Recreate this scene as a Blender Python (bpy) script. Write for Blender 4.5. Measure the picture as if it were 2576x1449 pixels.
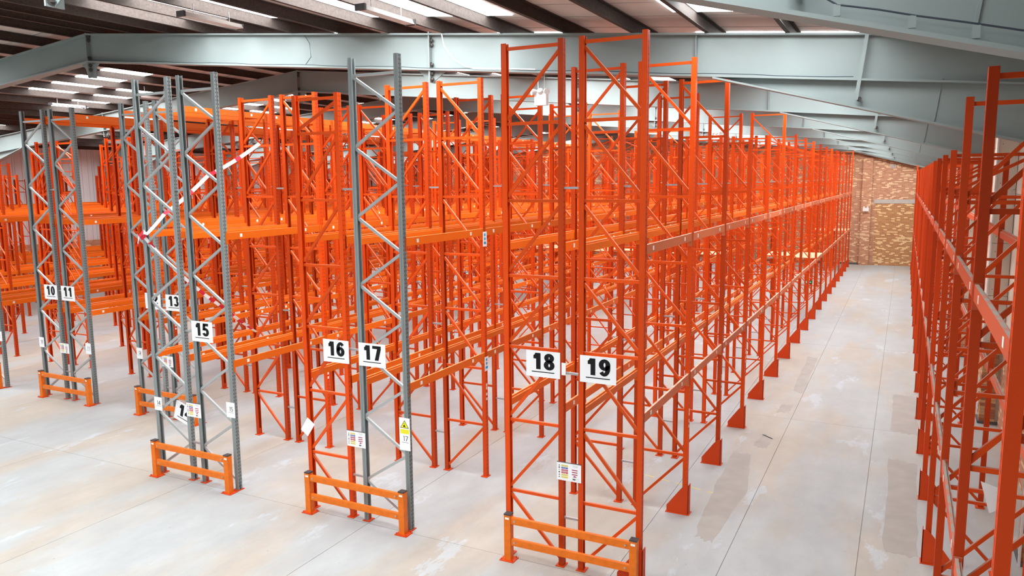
import bpy, math, random
from mathutils import Vector, Matrix

# ------------------------------------------------------------------ scene, camera, world, exposure
for o in list(bpy.data.objects):
    bpy.data.objects.remove(o)
SC = bpy.context.scene
COL = SC.collection
RND = random.Random(7)

cam_d = bpy.data.cameras.new('camera')
cam = bpy.data.objects.new('camera', cam_d)
COL.objects.link(cam)
SC.camera = cam
cam_d.sensor_width = 36.0
cam_d.lens = 1937.7 / 2576 * 36.0
cam_d.clip_end = 300
cR = Vector((0.89177343, 0.45237517, -0.00984154))
cU = Vector((-0.053274, 0.12656894, 0.99052622))
cF = Vector((-0.4493351, 0.88280066, -0.13697065))
CZ = 5.3813
cam.matrix_world = Matrix(((cR.x, cU.x, -cF.x, 0), (cR.y, cU.y, -cF.y, 0), (cR.z, cU.z, -cF.z, CZ), (0, 0, 0, 1)))

W = bpy.data.worlds.new('daylight')
SC.world = W
W.use_nodes = True
bg = W.node_tree.nodes['Background']
bg.inputs[0].default_value = (0.93, 0.97, 1.0, 1)      # overcast sky: end behind the camera left unwalled so it lights the front faces
bg.inputs[1].default_value = 0.6
SKYLIGHT = 34.0                                          # daylight through the translucent roof sheets
vs = SC.view_settings
vs.view_transform = 'Standard'
vs.look = 'None'
vs.gamma = 1
vs.use_curve_mapping = False
vs.exposure = -1.03

# ------------------------------------------------------------------ dimensions
BAY = 2.4425
YF = 9.45                      # front frames of the long rows
D = 0.9                        # frame depth
NF = 18                        # frames in a row
RX = -17.4                     # ridge
def ROOF(x): return 8.92 - 0.091 * abs(x - RX)
XR, XL = 2.05, -37.3           # side walls
Y0, YW = -8.0, 52.75           # end left open to let sky light in, brick gable

# ------------------------------------------------------------------ materials
MATS = {}
def mat(name, col, rough=0.5, metal=0.0, noise=0.0, nscale=3.0, emit=0.0, bump=0.0, spec=0.5):
    m = bpy.data.materials.new(name); m.use_nodes = True
    nt = m.node_tree; b = nt.nodes['Principled BSDF']
    b.inputs['Base Color'].default_value = (*col, 1)
    b.inputs['Roughness'].default_value = rough
    b.inputs['Metallic'].default_value = metal
    b.inputs['Specular IOR Level'].default_value = 0.22 if spec == 0.5 else spec
    if emit:
        b.inputs['Emission Color'].default_value = (*col, 1)
        b.inputs['Emission Strength'].default_value = emit
    if noise:
        tc = nt.nodes.new('ShaderNodeTexCoord')
        n = nt.nodes.new('ShaderNodeTexNoise'); n.inputs['Scale'].default_value = nscale; n.inputs['Detail'].default_value = 4
        nt.links.new(tc.outputs['Object'], n.inputs['Vector'])
        mr = nt.nodes.new('ShaderNodeMapRange')
        mr.inputs[1].default_value = 0.3; mr.inputs[2].default_value = 0.7
        mr.inputs[3].default_value = 1 - noise; mr.inputs[4].default_value = 1 + noise * 0.6
        nt.links.new(n.outputs[0], mr.inputs[0])
        mx = nt.nodes.new('ShaderNodeVectorMath'); mx.operation = 'SCALE'
        mx.inputs[0].default_value = col
        nt.links.new(mr.outputs[0], mx.inputs['Scale'])
        nt.links.new(mx.outputs[0], b.inputs['Base Color'])
        if bump:
            bp = nt.nodes.new('ShaderNodeBump'); bp.inputs['Strength'].default_value = bump; bp.inputs['Distance'].default_value = 0.01
            nt.links.new(n.outputs[0], bp.inputs['Height']); nt.links.new(bp.outputs[0], b.inputs['Normal'])
    MATS[name] = m
    return m

class NT:
    """tiny helper for node graphs"""
    def __init__(s, m): s.t = m.node_tree; s.b = s.t.nodes['Principled BSDF']
    def n(s, k, **kw):
        x = s.t.nodes.new(k)
        for a, v in kw.items(): setattr(x, a, v)
        return x
    def l(s, a, b): s.t.links.new(a, b)
    def math(s, op, a, b=None, c=None):
        x = s.n('ShaderNodeMath', operation=op)
        for i, v in enumerate((a, b, c)):
            if v is None: continue
            if isinstance(v, (int, float)): x.inputs[i].default_value = v
            else: s.l(v, x.inputs[i])
        return x.outputs[0]
    def mix(s, f, a, b):
        x = s.n('ShaderNodeMix', data_type='RGBA')
        for i, v in ((0, f), (6, a), (7, b)):
            if isinstance(v, (int, float)): x.inputs[i].default_value = v
            elif isinstance(v, tuple): x.inputs[i].default_value = (*v, 1)
            else: s.l(v, x.inputs[i])
        return x.outputs[2]

def perforated(name, col, period, hole, rough, metal=0.0, wide=0.005, yo=0.021):
    """painted post: rows of connector slots painted as dark holes on the web, a little variation from post to post"""
    m = mat(name, col, rough, metal); g = NT(m)
    tc = g.n('ShaderNodeTexCoord'); sp = g.n('ShaderNodeSeparateXYZ'); g.l(tc.outputs['Object'], sp.inputs[0])
    ge = g.n('ShaderNodeNewGeometry'); sn = g.n('ShaderNodeSeparateXYZ'); g.l(ge.outputs['Normal'], sn.inputs[0])
    web = g.math('GREATER_THAN', g.math('ABSOLUTE', sn.outputs[0]), 0.7)
    z = g.math('FRACT', g.math('DIVIDE', sp.outputs[2], period))
    inz = g.math('LESS_THAN', z, hole)
    iny = g.math('LESS_THAN', g.math('ABSOLUTE', g.math('SUBTRACT', g.math('ABSOLUTE', sp.outputs[1]), yo)), wide)
    slot = g.math('MULTIPLY', web, g.math('MULTIPLY', inz, iny))
    oi = g.n('ShaderNodeObjectInfo')
    v = g.math('MULTIPLY_ADD', oi.outputs['Random'], 0.42, 0.64)
    sc = g.n('ShaderNodeVectorMath', operation='SCALE'); sc.inputs[0].default_value = col; g.l(v, sc.inputs['Scale'])
    g.l(g.mix(slot, sc.outputs[0], (0.02, 0.012, 0.01)), g.b.inputs['Base Color'])  # darkness inside the slots is painted into the base colour
    return m

def dusty(name, col, dust, amount, rough=0.42):
    """painted steel whose upward faces carry a dust tint, doubling as painted highlight on M_BEAM"""
    m = mat(name, col, rough); g = NT(m)
    ge = g.n('ShaderNodeNewGeometry'); sn = g.n('ShaderNodeSeparateXYZ'); g.l(ge.outputs['Normal'], sn.inputs[0])
    up = g.math('GREATER_THAN', sn.outputs[2], 0.5)
    tc = g.n('ShaderNodeTexCoord'); n = g.n('ShaderNodeTexNoise'); n.inputs['Scale'].default_value = 5; n.inputs['Detail'].default_value = 3
    mp = g.n('ShaderNodeMapping'); mp.inputs['Scale'].default_value = (0.3, 1, 0.3)
    g.l(tc.outputs['Object'], mp.inputs[0]); g.l(mp.outputs[0], n.inputs['Vector'])
    mr = g.n('ShaderNodeMapRange'); mr.inputs[1].default_value = 0.42; mr.inputs[2].default_value = 0.56
    mr.inputs[3].default_value = amount * 0.45; mr.inputs[4].default_value = amount
    g.l(n.outputs[0], mr.inputs[0])
    f = g.math('MULTIPLY', up, mr.outputs[0])
    oi = g.n('ShaderNodeObjectInfo')
    v = g.math('MULTIPLY_ADD', oi.outputs['Random'], 0.30, 0.76)
    sc = g.n('ShaderNodeVectorMath', operation='SCALE'); sc.inputs[0].default_value = col; g.l(v, sc.inputs['Scale'])
    g.l(g.mix(f, sc.outputs[0], dust), g.b.inputs['Base Color'])
    return m

M_POST = perforated('orange_post_paint', (0.72, 0.070, 0.003), 0.075, 0.30, 0.42)
M_POST20 = perforated('shaded_orange_post_paint', (0.60, 0.054, 0.004), 0.075, 0.30, 0.5)  # darker orange paints in the shade on the right-wall posts
M_GREY = perforated('grey_galvanised_post', (0.27, 0.31, 0.31), 0.0625, 0.38, 0.5, 0.1, 0.0055, 0.022)
M_BRACE = dusty('orange_brace_paint', (0.74, 0.080, 0.004), (0.62, 0.28, 0.16), 0.5)
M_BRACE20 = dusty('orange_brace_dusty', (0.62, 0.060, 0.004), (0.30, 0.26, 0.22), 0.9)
M_GBRACE = mat('zinc_brace', (0.42, 0.45, 0.45), 0.35, 0.35)
M_BEAM = dusty('orange_beam_paint', (0.84, 0.155, 0.006), (0.92, 0.42, 0.17), 0.75)  # dust tint lightened to paint highlights along the beam tops
M_BEAMF = dusty('faded_beam_paint', (0.74, 0.19, 0.075), (0.80, 0.52, 0.40), 0.95, 0.55)
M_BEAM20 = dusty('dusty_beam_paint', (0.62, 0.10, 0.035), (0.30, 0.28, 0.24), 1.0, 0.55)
M_FOOT = mat('orange_foot_paint', (0.62, 0.06, 0.008), 0.5)
M_STEEL = mat('bare_steel', (0.45, 0.46, 0.47), 0.4, 0.6)
M_BARR = mat('yellow_orange_barrier_paint', (0.76, 0.17, 0.012), 0.4, 0, 0.12, 14)
M_CAP = mat('dark_plastic_cap', (0.06, 0.055, 0.055), 0.5)
M_WHITE = mat('white_sign_board', (0.88, 0.89, 0.90), 0.35)
M_BLACK = mat('black_print', (0.006, 0.006, 0.007), 0.5)
M_DGREY = mat('grey_print', (0.12, 0.12, 0.13), 0.5)
M_LGREY = mat('pale_grey_print', (0.52, 0.53, 0.54), 0.5)
M_YEL = mat('yellow_print', (0.75, 0.62, 0.05), 0.5)
M_BYEL = mat('bright_yellow_print', (0.85, 0.80, 0.03), 0.5)
M_RED = mat('red_print', (0.55, 0.05, 0.08), 0.5)
M_CRIM = mat('crimson_print', (0.36, 0.02, 0.07), 0.5)
M_BLUE = mat('blue_print', (0.08, 0.13, 0.42), 0.5)
M_CYAN = mat('cyan_print', (0.0, 0.38, 0.75), 0.5)
M_GREEN = mat('green_print', (0.0, 0.12, 0.04), 0.5)
M_LABEL = mat('paper_label', (0.86, 0.82, 0.76), 0.6)
M_RAFT = mat('grey_rafter_paint', (0.27, 0.315, 0.305), 0.55, 0, 0.05, 1.2)
M_DRAFT = mat('dark_bolt_steel', (0.10, 0.09, 0.085), 0.6)
M_PURL = mat('purlin_steel', (0.065, 0.05, 0.043), 0.75, 0.0, 0.25, 25)
M_PANEL = mat('roof_liner_panel', (0.60, 0.55, 0.51), 0.7, 0, 0.06, 2)
M_SKY = mat('translucent_roof_sheet', (0.93, 0.97, 1.0), 0.6, emit=SKYLIGHT)
M_CREAM = mat('cream_wall_board', (0.66, 0.60, 0.50), 0.8, 0, 0.06, 1.5)
M_CLAD = mat('white_cladding', (0.74, 0.74, 0.75), 0.7)
M_MORTAR = mat('mortar', (0.40, 0.34, 0.28), 0.95, 0, 0.1, 20)
M_CONC = mat('concrete_lintel', (0.50, 0.47, 0.43), 0.9, 0, 0.1, 4)
M_PLINTH = mat('dark_plinth', (0.12, 0.12, 0.12), 0.9)
M_WOOD = mat('chipboard', (0.66, 0.47, 0.28), 0.8, 0, 0.08, 12)
M_CABLEW = mat('white_cable', (0.8, 0.8, 0.8), 0.5)
M_CABLED = mat('dark_cable', (0.05, 0.06, 0.08), 0.5)
M_PIPE = mat('grey_pipe', (0.20, 0.21, 0.24), 0.5)
M_PLASTIC = mat('white_plastic', (0.82, 0.82, 0.80), 0.4)
M_BRK = [mat('brick_%s' % n, c, 0.9, 0, 0.15, 30) for n, c in
         (('tan', (0.46, 0.24, 0.11)), ('brown', (0.32, 0.145, 0.08)), ('red', (0.40, 0.16, 0.09)), ('buff', (0.62, 0.40, 0.20)))]

# concrete floor: pale laitance coat worn through to beige concrete in long streaks, tyre smudges
M_FLOOR = mat('concrete_floor', (0.5, 0.5, 0.5), 0.62); g = NT(M_FLOOR)
ge = g.n('ShaderNodeNewGeometry')
def nz(scale, stretch, det=5, rough=0.6, w=0.0):
    mp = g.n('ShaderNodeMapping'); mp.inputs['Scale'].default_value = stretch; mp.inputs['Location'].default_value = (w, w * 2, 0)
    g.l(ge.outputs['Position'], mp.inputs[0])
    n = g.n('ShaderNodeTexNoise'); n.inputs['Scale'].default_value = scale; n.inputs['Detail'].default_value = det; n.inputs['Roughness'].default_value = rough
    g.l(mp.outputs[0], n.inputs['Vector']); return n.outputs[0]
def rng(x, a, b, lo=0.0, hi=1.0):
    r = g.n('ShaderNodeMapRange'); g.l(x, r.inputs[0])
    for i, v in enumerate((a, b, lo, hi)): r.inputs[1 + i].default_value = v
    return r.outputs[0]
beige = rng(nz(0.55, (1.0, 0.28, 1), 7, 0.6), 0.46, 0.58)
c1 = g.mix(beige, (0.40, 0.42, 0.415), (0.42, 0.385, 0.33))
edge = rng(nz(0.9, (1.0, 0.35, 1), 9, 0.7, 13), 0.60, 0.625)
c2 = g.mix(g.math('MULTIPLY', edge, 0.75), c1, (0.46, 0.505, 0.525))
tone = rng(nz(2.2, (1, 0.5, 1), 6, 0.65, 31), 0.3, 0.75, 0.84, 1.08)
sc = g.n('ShaderNodeVectorMath', operation='SCALE'); g.l(c2, sc.inputs[0]); g.l(tone, sc.inputs['Scale'])
sp_ = rng(nz(11, (1, 1, 1), 3, 0.5, 5), 0.70, 0.76)
g.l(g.mix(g.math('MULTIPLY', sp_, 0.35), sc.outputs[0], (0.16, 0.14, 0.12)), g.b.inputs['Base Color'])
g.l(rng(nz(2.2, (1, 0.5, 1), 6, 0.65, 31), 0.3, 0.7, 0.5, 0.75), g.b.inputs['Roughness'])
M_PATCH = mat('worn_beige_patch', (0.355, 0.335, 0.305), 0.75, 0, 0.08, 3)
M_JOINT = mat('joint_filler', (0.20, 0.19, 0.17), 0.9)

def brickwall(name, c_a, c_b, c_y, share):
    m = mat(name, c_a, 0.92); g = NT(m)
    ge = g.n('ShaderNodeNewGeometry'); s = g.n('ShaderNodeSeparateXYZ'); g.l(ge.outputs['Position'], s.inputs[0])
    row = g.math('DIVIDE', s.outputs[2], 0.068); ri = g.math('FLOOR', row)
    off = g.math('MULTIPLY', g.math('MODULO', ri, 2.0), 0.5)
    colx = g.math('ADD', g.math('DIVIDE', g.math('ADD', g.math('ADD', s.outputs[0], s.outputs[1]), 100.0), 0.2), off); ci = g.math('FLOOR', colx)
    cc = g.n('ShaderNodeCombineXYZ'); g.l(ci, cc.inputs[0]); g.l(ri, cc.inputs[1])
    wn = g.n('ShaderNodeTexWhiteNoise', noise_dimensions='2D'); g.l(cc.outputs[0], wn.inputs['Vector'])
    rnd = wn.outputs['Value']
    mort = g.math('MAXIMUM', g.math('LESS_THAN', g.math('FRACT', row), 0.12), g.math('LESS_THAN', g.math('FRACT', colx), 0.045))
    big = g.n('ShaderNodeTexNoise'); big.inputs['Scale'].default_value = 0.7; g.l(ge.outputs['Position'], big.inputs['Vector'])
    v = g.math('ADD', rnd, g.math('MULTIPLY', g.math('SUBTRACT', big.outputs[0], 0.5), 0.25))
    isy = g.math('GREATER_THAN', v, 1 - share)
    base = g.mix(rnd, c_a, c_b)
    col = g.mix(isy, base, c_y)
    g.l(g.mix(mort, col, (0.55, 0.42, 0.30)), g.b.inputs['Base Color'])
    bp = g.n('ShaderNodeBump'); bp.inputs['Strength'].default_value = 0.5; bp.inputs['Distance'].default_value = 0.01
    g.l(g.math('SUBTRACT', 1.0, mort), bp.inputs['Height']); g.l(bp.outputs[0], g.b.inputs['Normal'])
    return m
M_BW = brickwall('brick_wall', (0.44, 0.19, 0.105), (0.60, 0.32, 0.19), (0.78, 0.55, 0.33), 0.16)
M_BW2 = brickwall('brick_infill', (0.42, 0.185, 0.07), (0.58, 0.30, 0.12), (0.84, 0.62, 0.32), 0.22)

# ------------------------------------------------------------------ mesh helpers
class MB:
    def __init__(s): s.v = []; s.f = []; s.m = []
    def add(s, vs, fs, mi=0):
        n = len(s.v); s.v += [tuple(v) for v in vs]
        s.f += [tuple(i + n for i in f) for f in fs]; s.m += [mi] * len(fs); return s
    def box(s, x0, y0, z0, x1, y1, z1, mi=0):
        return s.hexa([(x0, y0, z0), (x1, y0, z0), (x1, y1, z0), (x0, y1, z0), (x0, y0, z1), (x1, y0, z1), (x1, y1, z1), (x0, y1, z1)], mi)
    def hexa(s, p, mi=0):
        return s.add(p, [(0, 3, 2, 1), (4, 5, 6, 7), (0, 1, 5, 4), (1, 2, 6, 5), (2, 3, 7, 6), (3, 0, 4, 7)], mi)
    def prism(s, poly, y0, y1, mi=0):
        """polygon in x,z extruded along y"""
        n = len(poly)
        vs = [(x, y0, z) for x, z in poly] + [(x, y1, z) for x, z in poly]
        a = sum(poly[i][0] * poly[(i + 1) % n][1] - poly[(i + 1) % n][0] * poly[i][1] for i in range(n))
        fs = [tuple(range(n)), tuple(range(2 * n - 1, n - 1, -1))] + [(i, i + n, (i + 1) % n + n, (i + 1) % n) for i in range(n)]
        if a < 0: fs = [tuple(reversed(f)) for f in fs]
        return s.add(vs, fs, mi)
    def vprism(s, poly, z0, z1, mi=0):
        """polygon in x,y extruded along z"""
        n = len(poly)
        vs = [(x, y, z0) for x, y in poly] + [(x, y, z1) for x, y in poly]
        a = sum(poly[i][0] * poly[(i + 1) % n][1] - poly[(i + 1) % n][0] * poly[i][1] for i in range(n))
        fs = [tuple(range(n - 1, -1, -1)), tuple(range(n, 2 * n))] + [(i, (i + 1) % n, (i + 1) % n + n, i + n) for i in range(n)]
        if a < 0: fs = [tuple(reversed(f)) for f in fs]
        return s.add(vs, fs, mi)
    def bar(s, a, b, w, h, mi=0, up=(0, 0, 1)):
        """rectangular bar from a to b; w across, h in the 'up' sense"""
        a, b = Vector(a), Vector(b); d = (b - a).normalized()
        sd = d.cross(Vector(up))
        if sd.length < 1e-4: sd = d.cross(Vector((1, 0, 0)))
        sd.normalize(); u = sd.cross(d).normalized()
        p = []
        for c in (a, b):
            for sx, sy in ((-1, -1), (1, -1), (1, 1), (-1, 1)): p.append(c + sd * sx * w / 2 + u * sy * h / 2)
        return s.hexa(p, mi)
    def tube(s, pts, r, n=8, mi=0, cap=True):
        pts = [Vector(p) for p in pts]; rings = []
        for i, p in enumerate(pts):
            d = (pts[min(i + 1, len(pts) - 1)] - pts[max(i - 1, 0)]).normalized()
            a = d.cross(Vector((0, 0, 1)))
            if a.length < 1e-3: a = Vector((1, 0, 0))
            a.normalize(); b = d.cross(a)
            rr = r[i] if isinstance(r, (list, tuple)) else r
            rings += [p + (a * math.cos(t) + b * math.sin(t)) * rr for t in [2 * math.pi * k / n for k in range(n)]]
        fs = []
        for i in range(len(pts) - 1):
            for k in range(n):
                fs.append((i * n + k, i * n + (k + 1) % n, (i + 1) * n + (k + 1) % n, (i + 1) * n + k))
        if cap: fs += [tuple(range(n - 1, -1, -1)), tuple(range((len(pts) - 1) * n, len(pts) * n))]
        return s.add(rings, fs, mi)
    def mesh(s, name, mats):
        me = bpy.data.meshes.new(name); me.from_pydata(s.v, [], s.f)
        mats = mats if isinstance(mats, (list, tuple)) else [mats]
        for m in mats: me.materials.append(m)
        if len(mats) > 1: me.polygons.foreach_set('material_index', s.m)
        me.update(); return me

def link(name, data, parent=None, loc=(0, 0, 0), rot=None):
    o = bpy.data.objects.new(name, data); COL.objects.link(o)
    o.location = loc
    if rot: o.rotation_euler = rot
    if parent is not None: o.parent = parent
    return o
def tag(o, label=None, cat=None, group=None, kind=None):
    if label: o['label'] = label
    if cat: o['category'] = cat
    if group: o['group'] = group
    if kind: o['kind'] = kind
    return o
def thing(name, label, cat, loc=(0, 0, 0), group=None, rot=None):
    return tag(link(name, None, None, loc, rot), label, cat, group)
def struct(name, me, loc=(0, 0, 0)): return tag(link(name, me, None, loc), kind='structure')

# ------------------------------------------------------------------ floor
m = MB().box(XL, Y0, -0.2, XR, YW, -0.012)
floor = struct('floor', m.mesh('floor', M_JOINT))
xs = [XL] + [-11.34 - 3.985 * k for k in range(6, 0, -1)] + [-11.34, -7.37, -3.34, -2.04, -0.34, XR]
ys = [Y0, 0.84, 9.34, 17.85, 26.52, 35.1, 43.7, YW]
for i in range(len(xs) - 1):
    for j in range(len(ys) - 1):
        a = 0.006 if i else 0; 
        me = MB().box(0, 0, -0.012, xs[i + 1] - xs[i] - 0.007, ys[j + 1] - ys[j] - 0.007, 0).mesh('floor_slab', M_FLOOR)
        link('floor_slab', me, floor, (xs[i] + 0.0035, ys[j] + 0.0035, 0))
def patch(pts, seed):
    r = random.Random(seed); out = []
    for k in range(len(pts)):
        (x0, y0), (x1, y1) = pts[k], pts[(k + 1) % len(pts)]
        n = 9
        for q in range(n):
            t = q / n; out.append((x0 + (x1 - x0) * t + r.uniform(-.025, .025), y0 + (y1 - y0) * t + r.uniform(-.08, .08)))
    return MB().vprism(out, 0.0003, 0.0016).mesh('worn_patch', M_PATCH)
for k, pts in enumerate([[(-.03, 11.9), (.42, 11.8), (.46, 15.9), (-.02, 16.05)], [(-.02, 17.9), (.5, 17.8), (.5, 21.0), (.0, 21.0)],
                         [(-2.6, 11.2), (-2.3, 11.0), (-2.2, 13.2), (-2.45, 15.1), (-2.8, 15.2), (-2.75, 13.5)],
                         [(-2.5, 15.7), (-2.25, 15.6), (-2.2, 16.3), (-2.45, 16.5)], [(-2.4, 18.3), (-2.15, 18.3), (-2.15, 19.0), (-2.4, 19.0)],
                         [(-2.3, 20.3), (-2.05, 20.2), (-2.1, 24.5), (-2.4, 24.6)]]):
    link('worn_patch', patch(pts, k), floor)
yl = MB()
for k in range(7):
    yl.bar((-4.6 + k * .3, 13.35 - k * .07, 0.001), (-4.42 + k * .3, 13.31 - k * .07, 0.001), 0.018, 0.001)
link('painted_line', yl.mesh('painted_line', M_YEL), floor)

# ------------------------------------------------------------------ walls
far = MB().prism([(XL, 0), (XR, 0), (XR, ROOF(XR) + .3), (RX, ROOF(RX) + .3), (XL, ROOF(XL) + .3)], YW, YW + 0.3)
wall_far = struct('wall_far', far.mesh('wall_far', M_BW))
for x in (-2.42, -12.4, -22.4, -32.4):
    link('brick_pier', MB().box(x, YW - .22, 0, x + .55, YW, ROOF(x) - .95).mesh('brick_pier', M_BW), wall_far)
link('brick_infill', MB().box(-1.62, YW - .03, 0, 1.2, YW, 3.82).mesh('brick_infill', M_BW2), wall_far)
link('lintel', MB().box(-1.72, YW - .05, 3.82, 1.35, YW, 4.06).mesh('lintel', M_CONC), wall_far)
link('skirting_plinth', MB().box(-37, YW - .04, 0, -2.45, YW, .12).mesh('plinth', M_PLINTH), wall_far)
v = MB()
for k in range(4): v.box(-.95 + k * .09, YW - .02, 5.95, -.89 + k * .09, YW, 6.2)
v.box(-.98, YW - .03, 6.06, -.6, YW, 6.09)
link('air_brick', v.mesh('air_brick', M_CONC), wall_far)

# left wall: brick below, ribbed white cladding above
wl = MB().box(XL - .3, Y0, 0, XL, YW, 2.6)
wall_left = struct('wall_left', wl.mesh('wall_left', M_BW))
for y in range(int(Y0), int(YW) + 1, 1):
    m = MB().box(-.1, 0, 2.6, 0, .985, ROOF(XL) + .25)
    for k in range(3): m.box(0, .1 + k * .33, 2.6, .025, .14 + k * .33, ROOF(XL) + .2)
    if 'clad' not in bpy.data.meshes: CLAD = m.mesh('clad', M_CLAD)
    if y + 1 <= YW: link('cladding_sheet', CLAD, wall_left, (XL - .12, y, 0))

# right wall: brick to 1.7 m, cream boards above
wr = MB().box(XR, Y0, 0, XR + .3, YW, 1.72)
wall_right = struct('wall_right', wr.mesh('wall_right', M_BW))
BOARD = MB().box(0, 0, 0, .12, 1.195, 1.09).mesh('wall_board', M_CREAM)
k = 0
y = Y0
while y < YW - .6:
    for r in range(5):
        if y > 9 or r > 3: link('wall_board', BOARD, wall_right, (XR + .01, y, 1.725 + r * 1.1))
    y += 1.2

# boxed columns with brick piers below, along the right wall
PY = [12.2, 19.3, 26.4, 33.5, 40.6, 47.7]
BRK = [MB().box(0, 0, 0, .195, .09, .06).mesh('brick', q) for q in M_BRK]
BRKH = [MB().box(0, 0, 0, .09, .09, .06).mesh('brick_half', q) for q in M_BRK]
BRKS = [MB().box(0, 0, 0, .09, .195, .06).mesh('brick_side', q) for q in M_BRK]
for n, py in enumerate(PY):
    x0 = 1.70
    core = MB().box(x0 + .01, py + .01, 0, XR, py + .48, 1.70)
    pier = link('brick_pier', core.mesh('brick_pier', M_MORTAR if n < 2 else M_BW), wall_right)
    if n < 2:
        for c in range(24):
            z = .06 + c * .068
            xx = x0
            if c % 2:
                link('brick', RND.choice(BRKH), pier, (xx, py, z)); xx += .10
            while xx < XR - .19:
                link('brick', RND.choice(BRK), pier, (xx, py, z)); xx += .205
            if xx < XR - .08: link('brick', RND.choice(BRKH), pier, (xx, py, z))
            yy = py + (.10 if c % 2 == 0 else .0) + (.0 if c % 2 == 0 else .095)
            while yy < py + .3:
                link('brick', RND.choice(BRKS), pier, (x0, yy, z)); yy += .205
    link('pier_plinth', MB().box(x0 - .03, py - .03, 0, XR, py + .5, .06).mesh('pier_plinth', M_PLINTH), wall_right)
    for r in range(4):
        b = MB().box(x0 - .02, py - .02, 1.72 + r * 1.13, XR, py + .5, 1.72 + r * 1.13 + 1.12)
        for q in range(4): b.box(x0 + .06, py - .024, 1.85 + r * 1.13 + q * .27, x0 + .075, py - .02, 1.865 + r * 1.13 + q * .27, 1)
        link('boxing_board', b.mesh('boxing_board', [M_CREAM, M_DRAFT]), wall_right)
    link('corner_bead', MB().box(x0 - .035, py - .035, 1.72 if n else 0, x0 - .005, py - .005, 6.2).mesh('corner_bead', M_CLAD), wall_right)

# ------------------------------------------------------------------ ceiling: deck, liner panels, purlins, rooflights
ch = MB()
for s in (1, -1):
    xe = XR + .35 if s > 0 else XL - .35
    a, b = (RX, ROOF(RX)), (xe, ROOF(xe))
    ch.prism([(a[0], a[1] + .27), (b[0], b[1] + .27), (b[0], b[1] + .36), (a[0], a[1] + .36)], Y0, YW + .3)
ceiling = struct('ceiling', ch.mesh('ceiling', M_PURL))
for s in (1, -1):
    xe = XR if s > 0 else XL
    me = MB().prism([(RX + s * .01, ROOF(RX) + .22), (xe, ROOF(xe) + .22), (xe, ROOF(xe) + .26), (RX + s * .01, ROOF(RX) + .26)], 0, .96).mesh('roof_panel', M_PANEL)
    y = Y0
    while y < YW:
        link('roof_panel', me, ceiling, (0, y, 0)); y += 1.0
pxs = [-1.66 - 1.174 * k for k in range(14)] + [-.48, .70, 1.85]
pxs = sorted(pxs)[::-1]
allp = [x for x in pxs if x > RX + .3] + [2 * RX - x for x in pxs if x > RX + .3]
for x in allp:
    if x < XL + .1: continue
    s = 1 if x > RX else -1
    z = ROOF(x) + .006
    p = MB().prism([(-.035, 0), (.03, 0), (.03, .012), (-.023, .012), (-.023, .195), (.035, .195), (.035, .207), (-.035, .207)], 0, YW - Y0).mesh('purlin', M_PURL)
    pu = link('purlin', p, ceiling, (x, Y0, z - .0))
def skylight(x0, x1, y0, y1):
    a, b = min(x0, x1), max(x0, x1)
    me = MB().prism([(a, ROOF(a) + .200), (b, ROOF(b) + .200), (b, ROOF(b) + .214), (a, ROOF(a) + .214)], y0, y1).mesh('rooflight_panel', M_SKY)
    link('rooflight_panel', me, ceiling)
PORT = [-1.9, 5.2, 12.3, 19.4, 26.5, 33.6, 40.7, 47.8]
for k, py in enumerate(PORT + [54.9]):  # last bay appended for extra rooflights to brighten the far brick wall
    yb = py - 7.1
    def S(a, b, u, w):
        if yb + u > Y0 and yb + w < YW: skylight(a, b, yb + u, yb + w)
    S(-13.7, -10.4, 4.3, 6.45); S(-8.8, -5.9, 4.1, 6.5); S(-3.2, -.6, 5.4, 6.4)
    S(-7.1, -5.3, 1.15, 2.15); S(-3.3, -.4, 1.15, 2.15) if k < 4 else None; S(-13.2, -10.6, 1.15, 2.15)
    S(-3.3, 1.2, .8, 2.4) if k >= 4 else None  # enlarged rooflight strips, added to lighten the haunches of the deep bays
    S(-25.4, -21.0, 3.1, 4.6); S(-27.7, -23.4, 5.3, 6.6); S(-33.6, -29.3, 2.9, 3.9); S(-35, -31, 5.4, 6.4); S(-22.9, -20.2, 1.0, 1.9)

# ------------------------------------------------------------------ portal frames
PLAB = {-1.9: 'grey steel portal frame overhead behind the camera, out of the picture',
        5.2: 'nearest grey steel portal frame, its haunch filling the top right corner',
        12.3: 'second grey steel portal frame, spanning the picture above rows 14 to 19',
        19.4: 'third grey steel portal frame, apex above the tall orange frames of row 14',
        26.5: 'fourth grey steel portal frame, brightly lit web behind the third',
        33.6: 'fifth grey steel portal frame, midway to the brick gable',
        40.7: 'sixth grey steel portal frame, deep in the hall',
        47.8: 'seventh grey steel portal frame, last but one before the brick wall',
        52.4: 'eighth grey steel portal frame, standing against the far brick wall'}
def flange(m, p, q, y, w=.25, t=.028):
    (x0, z0), (x1, z1) = p, q
    m.hexa([(x0, y - w / 2, z0 - t), (x1, y - w / 2, z1 - t), (x1, y + w / 2, z1 - t), (x0, y + w / 2, z0 - t),
            (x0, y - w / 2, z0), (x1, y - w / 2, z1), (x1, y + w / 2, z1), (x0, y + w / 2, z0)] if x1 > x0 else
           [(x1, y - w / 2, z1 - t), (x0, y - w / 2, z0 - t), (x0, y + w / 2, z0 - t), (x1, y + w / 2, z1 - t),
            (x1, y - w / 2, z1), (x0, y - w / 2, z0), (x0, y + w / 2, z0), (x1, y + w / 2, z1)])
RBOLT = MB().tube([(0, 0, 0), (.05, 0, 0)], .024, 6); RBOLT.tube([(0, 0, 0), (.012, 0, 0)], .045, 10); RBOLT = RBOLT.mesh('rafter_bolt', M_DRAFT)
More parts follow.
